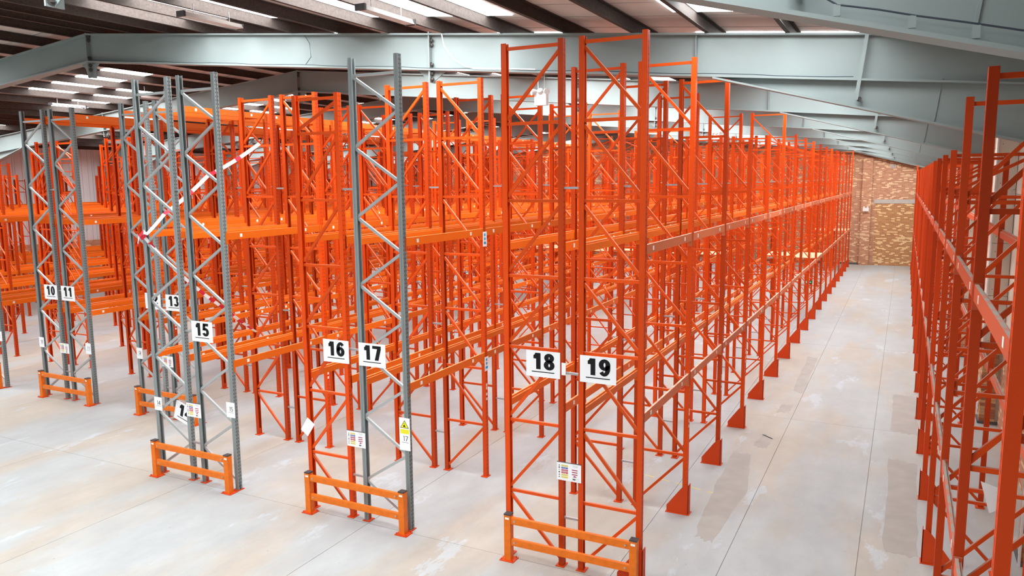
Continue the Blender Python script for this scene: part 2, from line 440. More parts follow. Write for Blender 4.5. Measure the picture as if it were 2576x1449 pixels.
for py in PORT + [52.4]:
    P = thing('portal_frame', PLAB[py], 'roof frame', (RX, py, 0))
    def pt(name, m, mats=M_RAFT): return link(name, m.mesh(name, mats), P, (-RX, -py, 0))
    for s in (1, -1):
        fx = lambda x: x if s > 0 else 2 * RX - x        # mirror about the ridge
        end = 1.72
        def B(x): return ROOF(x) - .645
        def pr(*pts): return [(fx(x), z) for x, z in pts]
        m = MB().prism(pr((RX + .012, ROOF(RX) - .02), (end, ROOF(end) - .02), (end, B(end) + .02), (RX + .012, B(RX) + .02)), py - .008, py + .008)
        flange(m, *pr((RX + .012, ROOF(RX) - .001), (end, ROOF(end) - .001)), py)
        flange(m, *pr((RX + .012, B(RX) + .022), (end, B(end) + .022)), py)
        pt('rafter', m)
        # haunch
        hs, he = (-2.75, B(-2.75)), (1.5, 5.81)
        h = MB().prism(pr((hs[0] + .1, B(hs[0] + .1)), (he[0], B(he[0])), (he[0], he[1]), ), py - .008, py + .008)
        flange(h, *pr((hs[0] + .02, hs[1] - .002), (he[0], he[1])), py)
        pt('haunch', h)
        w = MB()
        w.bar((fx(.29), py - .014, 6.15), (fx(.36), py - .014, 6.72), .012, .02)
        pt('weld_seam', w)
        st = MB().box(fx(-3.0) - .006, py - .09, B(-3.0) + .025, fx(-3.0) + .006, py - .01, ROOF(-3.0) - .03)
        pt('web_stiffener', st)
        # fly brace and stiffener at mid slope
        xn = -7.86; zb, zt = B(xn), ROOF(xn)
        a = MB().box(fx(xn) - .012, py - .10, zb - .22, fx(xn) + .012, py + .10, zt + .03)
        pt('splice_plate', a)
        a = MB().prism(pr((xn - .30, B(xn - .3) - .004), (xn - .02, B(xn) - .004), (xn - .02, zb - .22)), py - .01, py + .01)
        a.prism(pr((xn + .02, B(xn) - .004), (xn + .30, B(xn + .3) - .004), (xn + .02, zb - .22)), py - .01, py + .01)
        pt('knee_plate', a)
        for zz in (zt - .12, zt - .20, zb + .10, zb - .06, zb - .16):
            link('bolt', RBOLT, P, (fx(xn) + .012 - RX, -.05, zz))
        # purlin cleats on top of this frame
    a = MB().box(RX - .012, py - .11, ROOF(RX) - 1.0, RX + .012, py + .11, ROOF(RX) + .02)
    pt('apex_plate', a)
    a = MB().prism([(RX - .32, ROOF(RX) - .68), (RX + .32, ROOF(RX) - .68), (RX + .2, ROOF(RX) - .78), (RX + .13, ROOF(RX) - 1.0), (RX - .13, ROOF(RX) - 1.0), (RX - .2, ROOF(RX) - .78)], py - .016, py - .006)
    pt('apex_gusset', a)
    for zz in (.06, .15, .55, .72, .82): link('bolt', RBOLT, P, (.012, -.05, ROOF(RX) - zz))
    # columns
    a = MB().box(XL + .02, py - .09, 0, XL + .04, py + .09, 6.9); a.box(XL + .36, py - .09, 0, XL + .38, py + .09, 5.86); a.box(XL + .04, py - .008, 0, XL + .36, py + .008, 6.1)
    pt('column', a)
    if py < 50:
        a = MB().box(1.73, py - .09, 5.80, 1.75, py + .09, 7.12); a.box(1.75, py - .008, 6.26, 2.0, py + .008, 7.1)
        pt('column', a)
    if py > 5:
        a = MB()
        z0 = 7.36; a.bar((-.60, py - .12, z0), (-.70, py - .12, z0 - .88), .05, .02, up=(0, 1, 0))
        pt('cable_tray', a); a = MB().tube([(-.66, py - .11, z0 - .88), (-.66, py - .04, z0 - .86)], .03, 8)
        pt('tray_bracket', a, M_DRAFT)

# left-wall downpipes beside the columns
for py in (26.5, 33.6):
    t = thing('downpipe', 'grey vertical downpipe against the white left wall, %s' % ('nearer of the two' if py < 30 else 'farther of the two'), 'pipe', (XL + .26, py + .35, 0))
    link('pipe', MB().tube([(0, 0, 0), (0, 0, 6.6)], .12, 12).mesh('pipe', M_PIPE), t)
    for z in (2.0, 4.2): link('bracket', MB().box(-.12, -.02, z, .16, .02, z + .05).mesh('bracket', M_PIPE), t)

# ------------------------------------------------------------------ racking parts
def c_profile(s, w=.09, d=.072, t=.007, groove=False):
    """open channel; s=+1: web at x=0 and flanges run to +x"""
    h = w / 2
    if groove:
        p = [(0, -h), (0, -.014), (.012, -.010), (.012, .010), (0, .014), (0, h), (.030, h), (.034, h - .006), (.040, h), (d, h), (d, h - .018), (d - t, h - .018), (d - t, h - t), (.046, h - t), (.034, h - .006 - t), (.026, h - t), (t, h - t), (t, .014 + t), (.012 + t, .010 + t), (.012 + t, -.010 - t), (t, -.014 - t), (t, -h + t), (.026, -h + t), (.034, -h + .006 + t), (.046, -h + t), (d - t, -h + t), (d - t, -h + .018), (d, -h + .018), (d, -h), (.040, -h), (.034, -h + .006), (.030, -h)]
    else:
        p = [(0, -h), (0, -.012), (.006, -.008), (.006, .008), (0, .012), (0, h), (d, h), (d, h - .016), (d - t, h - .016), (d - t, h - t), (t, h - t), (t, -h + t), (d - t, -h + t), (d - t, -h + .016), (d, -h + .016), (d, -h)]
    return [(s * x, y) for x, y in p]
_pc = {}
def post_mesh(kind, s, h):
    k = (kind, s, round(h, 3))
    if k not in _pc:
        _pc[k] = MB().vprism(c_profile(s, groove=(kind == 'grey')), .012, h).mesh('post', M_GREY if kind == 'grey' else (M_POST20 if kind == 'shaded' else M_POST))
    return _pc[k]
_fm = {}
def foot_mesh(s):
    if s not in _fm:
        m = MB().box(min(-.02 * s, .11 * s), -.075, 0, max(-.02 * s, .11 * s), .075, .012)
        m.box(min(.012 * s, .06 * s), -.036, .012, max(.012 * s, .06 * s), .036, .13)
        _fm[s] = m.mesh('foot_plate', M_FOOT)
    return _fm[s]
PD = .072
def panels(kind, h):
    """returns (horizontals, diagonals) as a-coordinates: 0 = aisle side, D = inner side"""
    H, Dg = [], []
    lo, hi = PD - .012, D - PD + .012
    if kind == 'grey':
        top = h - .26; H.append(top)
        z = top - .02; side = 1
        while z - .522 > .1:
            Dg.append(((hi if side else lo), z, (lo if side else hi), z - .50)); z -= .522; side = 1 - side
    else:
        lv = [.98, 2.03, 3.09, 4.09, 5.12, 6.15, 7.13]
        lv = [z for z in lv if z < h - .5] + [h - .07]
        H = lv
        Dg.append((lo, .93, hi, .10))
        for a, b in zip(lv, lv[1:]):
            if b - a > .4: Dg.append((hi, b - .06, lo, a + .06))
    return H, Dg
_bm = {}
def brace_mesh(key, pts, w, h, mt):
    if key not in _bm:
        _bm[key] = MB().bar(pts[0], pts[1], w, h, up=(0, 1, 0)).mesh('brace', mt)
    return _bm[key]
_bg = {}
def bracing_mesh(kind, sgn, h, mt):
    k = (kind, sgn, round(h, 3), mt.name)
    if k not in _bg:
        m = MB(); H, Dg = panels(kind, h)
        for z in H: m.bar((sgn * (PD - .012), 0, z), (sgn * (D - PD + .012), 0, z), .032, .028, up=(0, 1, 0))
        for a, z, b, z2 in Dg: m.bar((sgn * a, 0, z), (sgn * b, 0, z2), .03, .028, up=(0, 1, 0))
        _bg[k] = m.mesh('bracing', mt)
    return _bg[k]
def gusset_mesh(sgn):
    k = 'g%d' % sgn
    if k not in _bm:
        # sgn=+1: aisle side towards -x, slope runs down to +x
        m = MB().prism([(sgn * x, z) for x, z in ((-.035, .015), (-.035, .50), (.03, .50), (.10, .42), (.32, .12), (.32, .015))], -.070, -.058)
        m.box(min(sgn * -.035, sgn * -.025), -.07, .015, max(sgn * -.035, sgn * -.025), .06, .50)
        m.box(min(sgn * -.05, sgn * .34), -.085, 0, max(sgn * -.05, sgn * .34), .085, .0115)
        _bm[k] = m.mesh('gusset_foot', M_FOOT)
    return _bm[k]
_be = {}
def beam_mesh(s, mt):
    """box beam along +y, outer face at x=0, body running to s*x; step on the inner top edge"""
    k = (s, mt.name)
    if k not in _be:
        L = BAY
        prof = [(0, 0), (0, .125), (.028, .125), (.028, .098), (.05, .098), (.05, 0)]
        m = MB().prism([(s * x, z) for x, z in prof], .052, L - .052)
        for y0, y1 in ((.047, .052), (L - .052, L - .047)):
            m.box(min(-.004 * s, .055 * s), y0, -.075, max(-.004 * s, .055 * s), y1, .135)
        for y0, y1 in ((.012, .05), (L - .05, L - .012)):
            m.box(min(-.008 * s, -.001 * s), y0, -.075, max(-.008 * s, -.001 * s), y1, .135)
        _be[k] = m.mesh('beam', mt)
    return _be[k]
LAB = MB().box(-.0015, 0, .035, .0015, .055, .092).mesh('beam_label', M_LABEL)
SPACER = MB().bar((0, 0, 0), (.22, 0, 0), .03, .03).mesh('row_spacer', M_STEEL)
DOT = MB()
for zz in (.0, .09, .2, .26): DOT.box(-.001, -.022, zz, .001, .022, zz + .05)
DOT = DOT.mesh('post_labels', M_LABEL)

def heights(r, i):
    rr = random.Random(r * 100 + i)
    if r == 20: return 6.19 if i <= 2 else (6.3 if i == 19 else 5.73)
    if r in (18, 19):
        if i < 3: return 7.2
        if i == 3: return 7.2 if r == 18 else 6.2
        if i == 4: return 6.4
        if i == 5: return 7.13
        return 7.0 if i == 17 else 6.66
    if r == 16 and i == 0: return 6.74
    if r in (16, 17): return 7.15 if i < 5 else (6.66 if i != 7 else 7.1)
    if r in (14, 15): return 7.13 if i < 5 else rr.choice((6.66, 6.66, 7.1))
    if r in (12, 13): return 7.05 if i < 9 else 6.66
    if r in (10, 11): return 7.05 if i < 7 else 6.66
    if r <= 3: return 5.85 if r > 1 else 5.7
    return rr.choice((6.9, 6.66, 6.4)) if r > 5 else rr.choice((6.2, 6.0, 6.5))

RL = {}
WORD = {9: 'nine', 10: 'ten', 11: 'eleven', 12: 'twelve', 13: 'thirteen', 14: 'fourteen', 15: 'fifteen', 16: 'sixteen', 17: 'seventeen', 18: 'eighteen', 19: 'nineteen'}
for r in (16, 18, 19):
    RL[r] = 'all-orange pallet rack row behind the number %s sign' % WORD[r]
for r in (10, 11, 12, 13, 14, 15, 17):
    RL[r] = 'orange pallet rack row with grey front frame, signed %s' % WORD[r]
RL[9] = 'orange pallet rack row whose grey front post stands at the left edge'
RL[8] = 'orange pallet rack row back to back with the one at the left edge'
RL[7] = 'orange pallet rack row third to the left of the number ten sign'
RL[6] = 'orange pallet rack row fourth to the left of the number ten sign'
RL[5] = 'orange pallet rack row fifth to the left of the number ten sign'
RL[4] = 'orange pallet rack row sixth to the left of the number ten sign'
RL[3] = 'orange pallet rack row seventh to the left of the number ten sign'
RL[2] = 'orange pallet rack row next to the single row on the left wall'
RL[1] = 'single orange pallet rack row standing against the left wall'
RL[20] = 'dusty red-orange pallet rack row along the right wall, nearest the camera'

def build_row(r, xa, sgn, y0, i0, n, single=False):
    """xa: aisle face x; sgn: +1 when the frame runs to +x"""
    R = thing('pallet_rack', RL[r], 'pallet rack', (xa, y0 + i0 * BAY, 0), 'pallet rack rows')
    base = Vector(R.location)
    def put(name, me, x, y, z=0, rot=None, par=R):
        return link(name, me, par, (x - base.x, y - base.y, z), rot)
    grey_front = r in (8, 9, 10, 11, 12, 13, 14, 15, 17)
    br = M_BRACE20 if r == 20 else M_BRACE
    for i in range(i0, n):
        y = y0 + i * BAY
        grey = grey_front and i == i0
        kind = 'grey' if grey else 'orange'
        h = 7.22 if grey else heights(r, i)
        if r not in (18, 19, 20) and not grey: h += random.Random(i + r).uniform(-.03, .03) * 0
        near = (y < 17 and 9 < r < 20) or (r == 20 and y < 20)
        for side, (x, s) in enumerate(((xa, sgn), (xa + sgn * D, -sgn))):
            p = put('post', post_mesh('shaded' if r == 20 else kind, s, h), x, y)
            if grey: p['label'] = 'grey galvanised post'
            if r in (19, 20) and side == 0: put('gusset_foot', gusset_mesh(sgn), x, y)
            else: put('foot_plate', foot_mesh(s), x, y)
            if near and side == 0 and r % 2 and i > i0: put('post_labels', DOT, x - .0015 * s, y, 1.45)
        if near:
            H, Dg = panels(kind, h)
            mt = M_GBRACE if grey else br
            for z in H:
                b = put('horizontal_brace', brace_mesh(('h', sgn, mt.name), ((sgn * (PD - .012), 0, 0), (sgn * (D - PD + .012), 0, 0)), .042, .034, mt), xa, y, z)
                if grey: b['label'] = 'grey zinc brace'
            for a, z, b_, z2 in Dg:
                b = put('diagonal_brace', brace_mesh(('d', sgn, round(a, 3), round(z - z2, 3), mt.name), ((sgn * a, 0, 0), (sgn * b_, 0, z2 - z)), .042, .034, mt), xa, y, z)
                if grey: b['label'] = 'grey zinc brace'
        else:
            b = put('bracing', bracing_mesh(kind, sgn, h, M_GBRACE if grey else br), xa, y)
        if not single and sgn < 0:                      # spacers to the back-to-back neighbour
            for z in (.72, 2.79, 5.29):
                if z < h: put('row_spacer', SPACER, xa + sgn * D - .22, y, z)
        if i < n - 1:
            lv = [4.44, 2.215]
            if r in (10, 11, 12, 13) and i < 10: lv.append(6.94 if not (r in (10, 11) and i > 6) else 6.5)
            for z in lv:
                for side, (x, s) in enumerate(((xa, sgn), (xa + sgn * D, -sgn))):
                    mt = M_BEAM20 if r == 20 else (M_BEAMF if r == 19 and side == 0 else M_BEAM)
                    b = put('beam', beam_mesh(s, mt), x + .008 * s, y, z)
                    face = (side == 0 and sgn < 0) or (side == 1 and sgn > 0) or r == 20
                    if face and i < 10 and r > 7:
                        for yy in (.33, 1.95):
                            link('beam_label', LAB, b, (-.002 * s, yy, 0))
    # timber decks over the cross passage
    for i in (9,) + ((16,) if r >= 16 else ()):
        if 12 <= r <= 19:
            y = y0 + i * BAY
            m = MB()
            for q in range(8): m.box(0, .07 + q * .289, 0, D - .02, .07 + q * .289 + .28, .022)
            if sgn < 0: x = xa - D + .01
            else: x = xa + .01
            dk = put('timber_deck', m.mesh('timber_deck', M_WOOD), x, y, 2.215 + .126)
    return R

XO = {19: -2.9, 17: -6.59, 15: -10.26, 13: -13.95, 11: -17.65, 9: -21.35, 7: -25.05, 5: -28.74, 3: -32.43}
for r in range(19, 1, -2):
    i0 = 0 if r >= 15 else 1
    build_row(r, XO[r], -1, YF, i0, NF)
    build_row(r - 1, XO[r] - 2.02, 1, YF, i0, NF)
build_row(1, -35.9, -1, YF, 1, NF, True)
Y20 = 11.76 - 3 * BAY
build_row(20, .50, 1, Y20, 0, 20, True)

# ------------------------------------------------------------------ barriers
BP = MB().box(-.05, -.05, .012, .05, .05, .68).mesh('barrier_post', M_BARR)
BC = MB().box(-.052, -.052, .68, .052, .052, .70).mesh('post_cap', M_CAP)
BB = MB().box(-.11, -.09, 0, .11, .09, .012)
for x in (-.085, .085):
    for y in (-.065, .065): BB.tube([(x, y, .012), (x, y, .035)], .009, 6)
BB = BB.mesh('base_plate', M_FOOT)
BL = MB().box(-.03, -.0515, .62, .03, -.05, .65).mesh('maker_label', M_LABEL)
BRAIL = MB().box(-.88, -.035, -.05, .88, .015, .05).mesh('rail', M_BARR)
BOLT = MB().tube([(0, 0, 0), (0, -.012, 0)], .014, 8).mesh('bolt', M_STEEL)
BARS = [(-4.87, 9.27, 'orange floor barrier in front of racks eighteen and nineteen'), (-8.56, 9.27, 'orange floor barrier in front of racks sixteen and seventeen'),
        (-12.26, 9.27, 'orange floor barrier in front of racks fourteen and fifteen'), (-15.97, 11.74, 'orange floor barrier guarding racks twelve and thirteen'),
        (-19.62, 11.72, 'orange floor barrier in front of racks ten and eleven'), (-23.40, 11.74, 'orange floor barrier cut off by the left edge of the picture')]
for x, y, lb in BARS:
    B_ = thing('floor_barrier', lb, 'barrier', (x + .99, y, 0), 'rack end barriers')
    for s in (-1, 1):
        p = link('post', BP, B_, (s * .93, 0, 0)); link('cap', BC, p); link('maker_label', BL, p); link('base_plate', BB, p)
    for z in (.605, .285):
        rl = link('rail', BRAIL, B_, (0, -.0, z))
        for s in (-1, 1): link('bolt', BOLT, rl, (s * .82, -.035, 0))

# ------------------------------------------------------------------ signs
def digit_mesh(txt, size, st, mt, adv=.68, depth=.001):
    """numerals drawn as flat plates: st = stroke width as a share of the height"""
    m = MB(); u = st; v = st * .82
    def ring(cx, cz, rx, rz, t0=0, t1=360, n=26):
        n = max(4, int(n * abs(t1 - t0) / 360))
        for k in range(n):
            a, b = [math.radians(t0 + (t1 - t0) * q / n) for q in (k, k + 1)]
            P(*[(cx + (rx - d * u) * math.cos(t), cz + (rz - d * v) * math.sin(t)) for t, d in ((a, 0), (b, 0), (b, 1), (a, 1))])
    X = [0]
    def P(*p): m.prism([((X[0] + x) * size, z * size) for x, z in p], -depth, 0)
    for ch in txt:
        h = u / 2
        if ch == '1':
            P((.50 - u, 0), (.50, 0), (.50, 1), (.50 - u, 1))
            if st > .12: P((.10, .64), (.50 - u, .64), (.50 - u, 1), (.46 - u, 1), (.42 - u, .90), (.34 - u, .83), (.10, .80))
            else: P((.22, .84), (.50 - u, 1), (.50 - u, .92), (.22, .78))
        if ch == '0': ring(.3, .5, .3, .51)
        if ch == '8': ring(.3, .735, .275, .275); ring(.3, .29, .3, .30)
        if ch == '3': ring(.29, .735, .27, .275, 165, -80); ring(.29, .29, .3, .30, 85, -165)
        if ch in '69':
            q0 = P
            if ch == '9':
                def P(*p, q=q0): q(*[(.6 - x, 1 - z) for x, z in p])
            ring(.3, .33, .3, .34)
            ring(.32, .5, .32, .51, 40, 200)
            P = q0
        if ch == '2':
            ring(.3, .69, .3, .31, 175, -28)
            P((.58, .56), (.58 - u, .62), (.0, .16), (.0, 0), (.06, 0))
            P((.56, .54), (.40, .60), (.02, .20), (.02, v), (.24, v))
            P((0, 0), (.6, 0), (.6, v), (0, v))
        if ch == '4':
            P((.56 - u, 0), (.56, 0), (.56, 1), (.56 - u, 1)); P((-.02, .21), (.66, .21), (.66, .21 + v), (-.02, .21 + v)); P((-.02, .21 + v * .6), (.14, .21 + v), (.56 - u * .9, .76), (.56, 1), (.56 - u, 1))
        if ch == '5':
            ring(.29, .325, .31, .335, 135, -160)
            P((.08, 1 - v), (.56, 1 - v), (.56, 1), (.08, 1)); P((.03, .44), (.03 + u * .9, .47), (.08 + u * .9, 1 - v * .5), (.08, 1))
        if ch == '7': P((0, 1 - v), (.6, 1 - v), (.6, 1), (0, 1)); P((.15, 0), (.15 + u * 1.05, 0), (.6, 1 - v), (.6 - u * 1.05, 1 - v))
        X[0] += adv
    w = X[0] - (adv - .6)
    k_ = 1.18 if st > .12 else 1.0
    m.v = [((x - w * size / 2 - .03 * size) * k_, y, z) for x, y, z in m.v]
    return m.mesh('digits', mt)
def number_sign(n, x, z, y, label, rot=0.0, w=.51, h=.365):
    S = thing('number_sign', label, 'sign', (x + w / 2, y, z + h / 2), 'rack number signs', (0, rot, 0) if rot else None)
    bd = MB().box(-w / 2, -.004, -h / 2, w / 2, .004, h / 2)
    link('board', bd.mesh('board', M_WHITE), S)
    link('digits', digit_mesh(str(n), .228, .25, M_BLACK), S, (.01, -.005, -.075))
    link('underline', MB().box(-.17, -.006, -.117, .17, -.004, -.105).mesh('underline', M_BLACK), S)
YS = YF - .055
Y1 = YF + BAY - .055
for n, x, z, y, lb in ((19, -3.77, 2.71, YS, 'white sign with a black number nineteen on an orange frame'), (18, -4.57, 2.71, YS, 'white sign with a black number eighteen on an orange frame'),
                       (17, -7.475, 2.56, YS, 'white sign with a black number seventeen on a grey frame'), (16, -8.18, 2.56, YS, 'white sign with a black number sixteen on an orange frame'),
                       (15, -11.16, 2.635, YS, 'white sign with a black number fifteen on a grey frame'), (13, -14.845, 2.56, Y1, 'white sign with a black number thirteen, part hidden behind grey posts'),
                       (12, -15.53, 2.56, Y1, 'white sign with number twelve mostly covered by a grey post'), (11, -18.61, 2.56, Y1, 'white sign with a black number eleven on a grey frame'),
                       (10, -19.29, 2.56, Y1, 'white sign with a black number ten on a grey frame')):
    number_sign(n, x, z, y, lb)
number_sign(14, -11.64 - .255, 1.19 - .18, YF + .065, 'white number fourteen sign that has slipped and hangs tilted behind a grey post', math.radians(17))

def load_sign(x, z, y, lb):
    w, h = .36, .26
    S = thing('load_notice', lb, 'sign', (x, y, z), 'load notices')
    b = MB().box(0, -.003, 0, w, .003, h); b.box(0, -.005, h - .006, w, .004, h + .004, 1)
    link('board', b.mesh('board', [M_WHITE, M_DGREY]), S)
    p = MB(); cols = [0, 1, 2, 2, 0, 0]
    for k, c in enumerate(cols):
        z1 = h - .035 - k * .033
        p.box(.068, -.0045, z1 - .024, .165, -.003, z1, c)
        for q in range(2): p.box(.08, -.0052, z1 - .010 - q * .008, .15 - q * .012, -.0045, z1 - .007 - q * .008, 3)
        if k in (0, 4, 5): p.prism([(.025, z1 - .022), (.048, z1 - .022), (.0365, z1)], -.0045, -.003, 4)
        else: p.prism([(.0365 + .012 * math.cos(t * math.pi / 4), z1 - .012 + .012 * math.sin(t * math.pi / 4)) for t in range(8)], -.0045, -.003, 4 if k != 2 else 3)
    for k in range(3): p.box(.225, -.0045, h - .097 - k * .032, .308, -.003, h - .085 - k * .032, 5)
    p.prism([(.236, h - .192), (.298, h - .192), (.267, h - .170)], -.0045, -.003, 5)
    for q in range(3): p.box(.225 + q * .01, -.004, h - .03 - q * .012, .32 - q * .006, -.003, h - .026 - q * .012, 3)
    for q in range(2): p.box(.225, -.004, .045 - q * .02, .33, -.003, .048 - q * .02, 3)
    p.prism([(.257 + .024 * math.cos(t * math.pi / 6), .037 + .011 * math.sin(t * math.pi / 6)) for t in range(12)], -.0045, -.003, 4)
    link('printing', p.mesh('printing', [M_YEL, M_BLUE, M_RED, M_LGREY, M_DGREY, M_CRIM]), S)
for x, z, y, a in ((-4.11, 1.28, YS, 'between the posts of racks eighteen and nineteen'), (-7.77, 1.215, YS, 'between the posts of racks sixteen and seventeen'), (-11.42, 1.225, YS - .01, 'beside the tilted number fourteen sign'),
                   (-15.11, 1.235, Y1, 'between the grey posts of racks twelve and thirteen'), (-18.87, 1.205, Y1, 'between the grey posts of racks ten and eleven')):
    load_sign(x, z, y, 'white load notice with coloured bands ' + a)

def small_sign(n, x, z, y, lb, h=.27, w=.2, warn=False):
    S = thing('small_number_sign', lb, 'sign', (x, y, z), 'small rack number signs')
    link('board', MB().box(0, -.003, 0, w, .003, h).mesh('board', M_WHITE), S)
    zz = .15 if warn else h * .42
    link('digits', digit_mesh(str(n), .08, .115, M_BLACK), S, (w * .55, -.004, zz))
    link('underline', MB().box(w * .22, -.0045, zz - .025, w * .85, -.003, zz - .02).mesh('u', M_DGREY), S)
    if warn:
        p = MB(); t = h - .035
        p.prism([(.022, t - .125), (.178, t - .125), (.10, t)], -.0045, -.003, 1)
        p.prism([(.036, t - .117), (.164, t - .117), (.10, t - .015)], -.0055, -.0045, 0)
        p.box(.078, -.0065, t - .105, .108, -.0055, t - .08, 1); p.box(.083, -.0065, t - .08, .087, -.0055, t - .05, 1); p.box(.100, -.0065, t - .08, .104, -.0055, t - .06, 1)
        p.box(.108, -.0065, t - .108, .128, -.0055, t - .104, 1); p.box(.083, -.0065, t - .053, .106, -.0055, t - .049, 1); p.box(.109, -.0065, t - .104, .112, -.0055, t - .07, 1)
        p.box(.022, -.0045, t - .215, .182, -.003, t - .145, 0)
        for q in range(3): p.box(.04 + q * .008, -.0055, t - .165 - q * .018, .165 - q * .012, -.0045, t - .160 - q * .018, 2)
        link('printing', p.mesh('warn', [M_BYEL, M_BLACK, M_YEL]), S)
small_sign(17, -6.745, 1.305, YS - .005, 'tall white sign with a forklift warning triangle above a thin number seventeen', .515, .195, True)
small_sign(15, -10.425, 1.335, YS, 'small white sign with a thin number fifteen')
small_sign(14, -12.285, 1.23, YS, 'small white sign with a thin number fourteen', .25)
small_sign(12, -15.97, 1.335, Y1, 'small white sign with a thin number twelve', .26)
small_sign(11, -17.85, 1.27, Y1, 'small white sign with a thin number eleven')
small_sign(10, -19.705, 1.28, Y1, 'small white sign with a thin number ten', .26)
small_sign(9, -21.53, 1.285, Y1, 'small white sign with a thin number nine at the left edge', .26)

card = tag(link('blank_card', MB().box(-.088, -.002, -.135, .088, .002, .135).mesh('blank_card', M_WHITE), None, (-8.58, YF - .06, 1.41), (0, math.radians(35), 0)),
           'blank white card hanging tilted on the outer post of rack sixteen', 'card')
plate = MB().box(-.03, -.003, 0, .03, .003, .17)
tag(link('edge_plate', plate.mesh('edge_plate', M_WHITE), None, (-4.01, YS + .003, 2.77)), 'small white plate with a chamfered corner on the post right of number eighteen', 'plate')
for z, lb in ((4.25, 'upper white sticker with two blue circles on a post between racks seventeen and eighteen'), (2.0, 'lower white sticker with two blue circles on a post between racks seventeen and eighteen')):
    S = thing('safety_sticker', lb, 'sticker', (-6.583, YF + BAY, z), 'blue circle stickers')
    link('board', MB().box(-.001, -.07, 0, .002, .07, .26).mesh('board', M_WHITE), S)
    p = MB()
    for zc in (.205, .135):
        ring = [(.003, .028 * math.cos(t * math.pi / 6), zc + .028 * math.sin(t * math.pi / 6)) for t in range(12)]
        p.add([(.002, a[1], a[2]) for a in ring] + ring, [tuple(range(12, 24)), tuple(range(11, -1, -1))] + [(k, (k + 1) % 12, (k + 1) % 12 + 12, k + 12) for k in range(12)])
    p.box(.002, -.04, .04, .003, .04, .085)
    link('printing', p.mesh('blue', M_CYAN), S)

S = thing('exit_sign', 'green running man exit sign hanging low in the racks near the far passage', 'sign', (-3.12, 31.15, 1.4))
link('board', MB().box(-.12, -.005, 0, .12, .005, .12).mesh('board', M_GREEN), S)
p = MB().box(-.10, -.007, .02, -.03, -.005, .10); p.prism([(.05, .035), (.05, .085), (.09, .06)], -.007, -.005); p.box(.01, -.007, .052, .05, -.005, .068); p.box(-.01, -.007, .02, .005, -.005, .10)
link('printing', p.mesh('exit_print', M_WHITE), S)
link('hanger', MB().tube([(0, 0, .12), (0, 0, .80)], .006, 6).mesh('hanger', M_STEEL), S)

# ------------------------------------------------------------------ tape
def ribbon(name, pts, w, label, cat, every=2):
    n = 14; P = [Vector(p) for p in pts]
    vs_, fs_, mi = [], [], []
    seg = 0; tot = 0
    out = []
    for a, b in zip(P, P[1:]):
        L = (b - a).length; m_ = max(2, int(L / .06))
        for k in range(m_):
            t = k / m_; out.append(a.lerp(b, t) + Vector((0, 0, -.05 * math.sin(math.pi * t) * L / 2)))
    out.append(P[-1])
    m = MB()
    for k, p_ in enumerate(out):
        d = (out[min(k + 1, len(out) - 1)] - out[max(k - 1, 0)]).normalized()
        tw = .5 * math.sin(k * .09) + .9
        u = Vector((0, 0, 1)); sdv = d.cross(u).normalized(); u = sdv.cross(d).normalized()
        a = u * math.sin(tw) + sdv * math.cos(tw); nn = d.cross(a).normalized() * .0012
        vs_ += [p_ - a * w / 2 - nn, p_ + a * w / 2 - nn, p_ + a * w / 2 + nn, p_ - a * w / 2 + nn]
    for k in range(len(out) - 1):
        for q in range(4): fs_.append((k * 4 + q, k * 4 + (q + 1) % 4, (k + 1) * 4 + (q + 1) % 4, (k + 1) * 4 + q)); mi.append(1 if (k // 2) % every == every - 1 else 0)
    me = bpy.data.meshes.new(name); me.from_pydata([tuple(v) for v in vs_], [], fs_)
    me.materials.append(M_WHITE); me.materials.append(M_TAPE); me.polygons.foreach_set('material_index', mi); me.update()
    return tag(link(name, me), label, cat)
M_TAPE = mat('tape_red', (0.70, 0.02, 0.05), 0.4)
knot = (-12.2, 9.37, 4.46)
ribbon('barrier_tape', [(-11.72, 11.82, 6.19), (-11.98, 10.7, 5.55), (-12.1, 9.75, 4.85), knot], .07, 'mostly white barrier tape rising from a grey post to an orange frame top', 'tape', 5)
ribbon('barrier_tape', [knot, (-11.95, 9.9, 3.72), (-11.7, 10.7, 2.95), (-11.56, 11.3, 2.42)], .06, 'red and white tape sagging down from the knot towards the floor', 'tape')
ribbon('tape_knot', [(-12.36, 9.36, 4.5), (-12.25, 9.34, 4.42), (-12.12, 9.35, 4.5), (-12.2, 9.37, 4.56), (-12.3, 9.34, 4.46), (-12.37, 9.35, 4.28)], .06, 'knotted bunch of red and white tape tied round a grey post', 'tape')
ribbon('barrier_tape', [(-18.9, 16.7, 4.0), (-18.86, 16.72, 3.8), (-18.9, 16.75, 3.6), (-18.88, 16.7, 3.45)], .05, 'short loose end of red and white tape hanging between racks eleven and twelve', 'tape')

# ------------------------------------------------------------------ twin-spot emergency lights, battens, cables
def twin_spot(x, y, z, top, lb):
    S = thing('emergency_light', lb, 'light', (x, y, z), 'twin-spot emergency lights')
    link('body', MB().box(-.11, -.05, -.12, .11, .05, .09).mesh('body', M_PLASTIC), S)
    for s in (-1, 0, 1):
        if s == 0: link('lamp_bracket', MB().tube([(0, -.02, .09), (0, -.07, .13)], .05, 10).mesh('br', M_PLASTIC), S); continue
        link('lamp_head', MB().tube([(s * .07, -.01, .11), (s * .11, -.05, .11), (s * .15, -.09, .10)], [.03, .045, .055], 12).mesh('lamp_head', M_PLASTIC), S)
    link('chain', MB().tube([(.06, 0, .09), (.06, 0, top - z)], .005, 6).mesh('chain', M_STEEL), S)
    link('flex', MB().tube([(-.05, 0, .09), (-.06, 0, (top - z) * .6), (-.05, 0, top - z)], .008, 6).mesh('flex', M_CABLEW), S)
twin_spot(-5.66, 12.3, 6.79, ROOF(-5.66) - .650, 'white twin-spot emergency light hanging under the second portal frame')
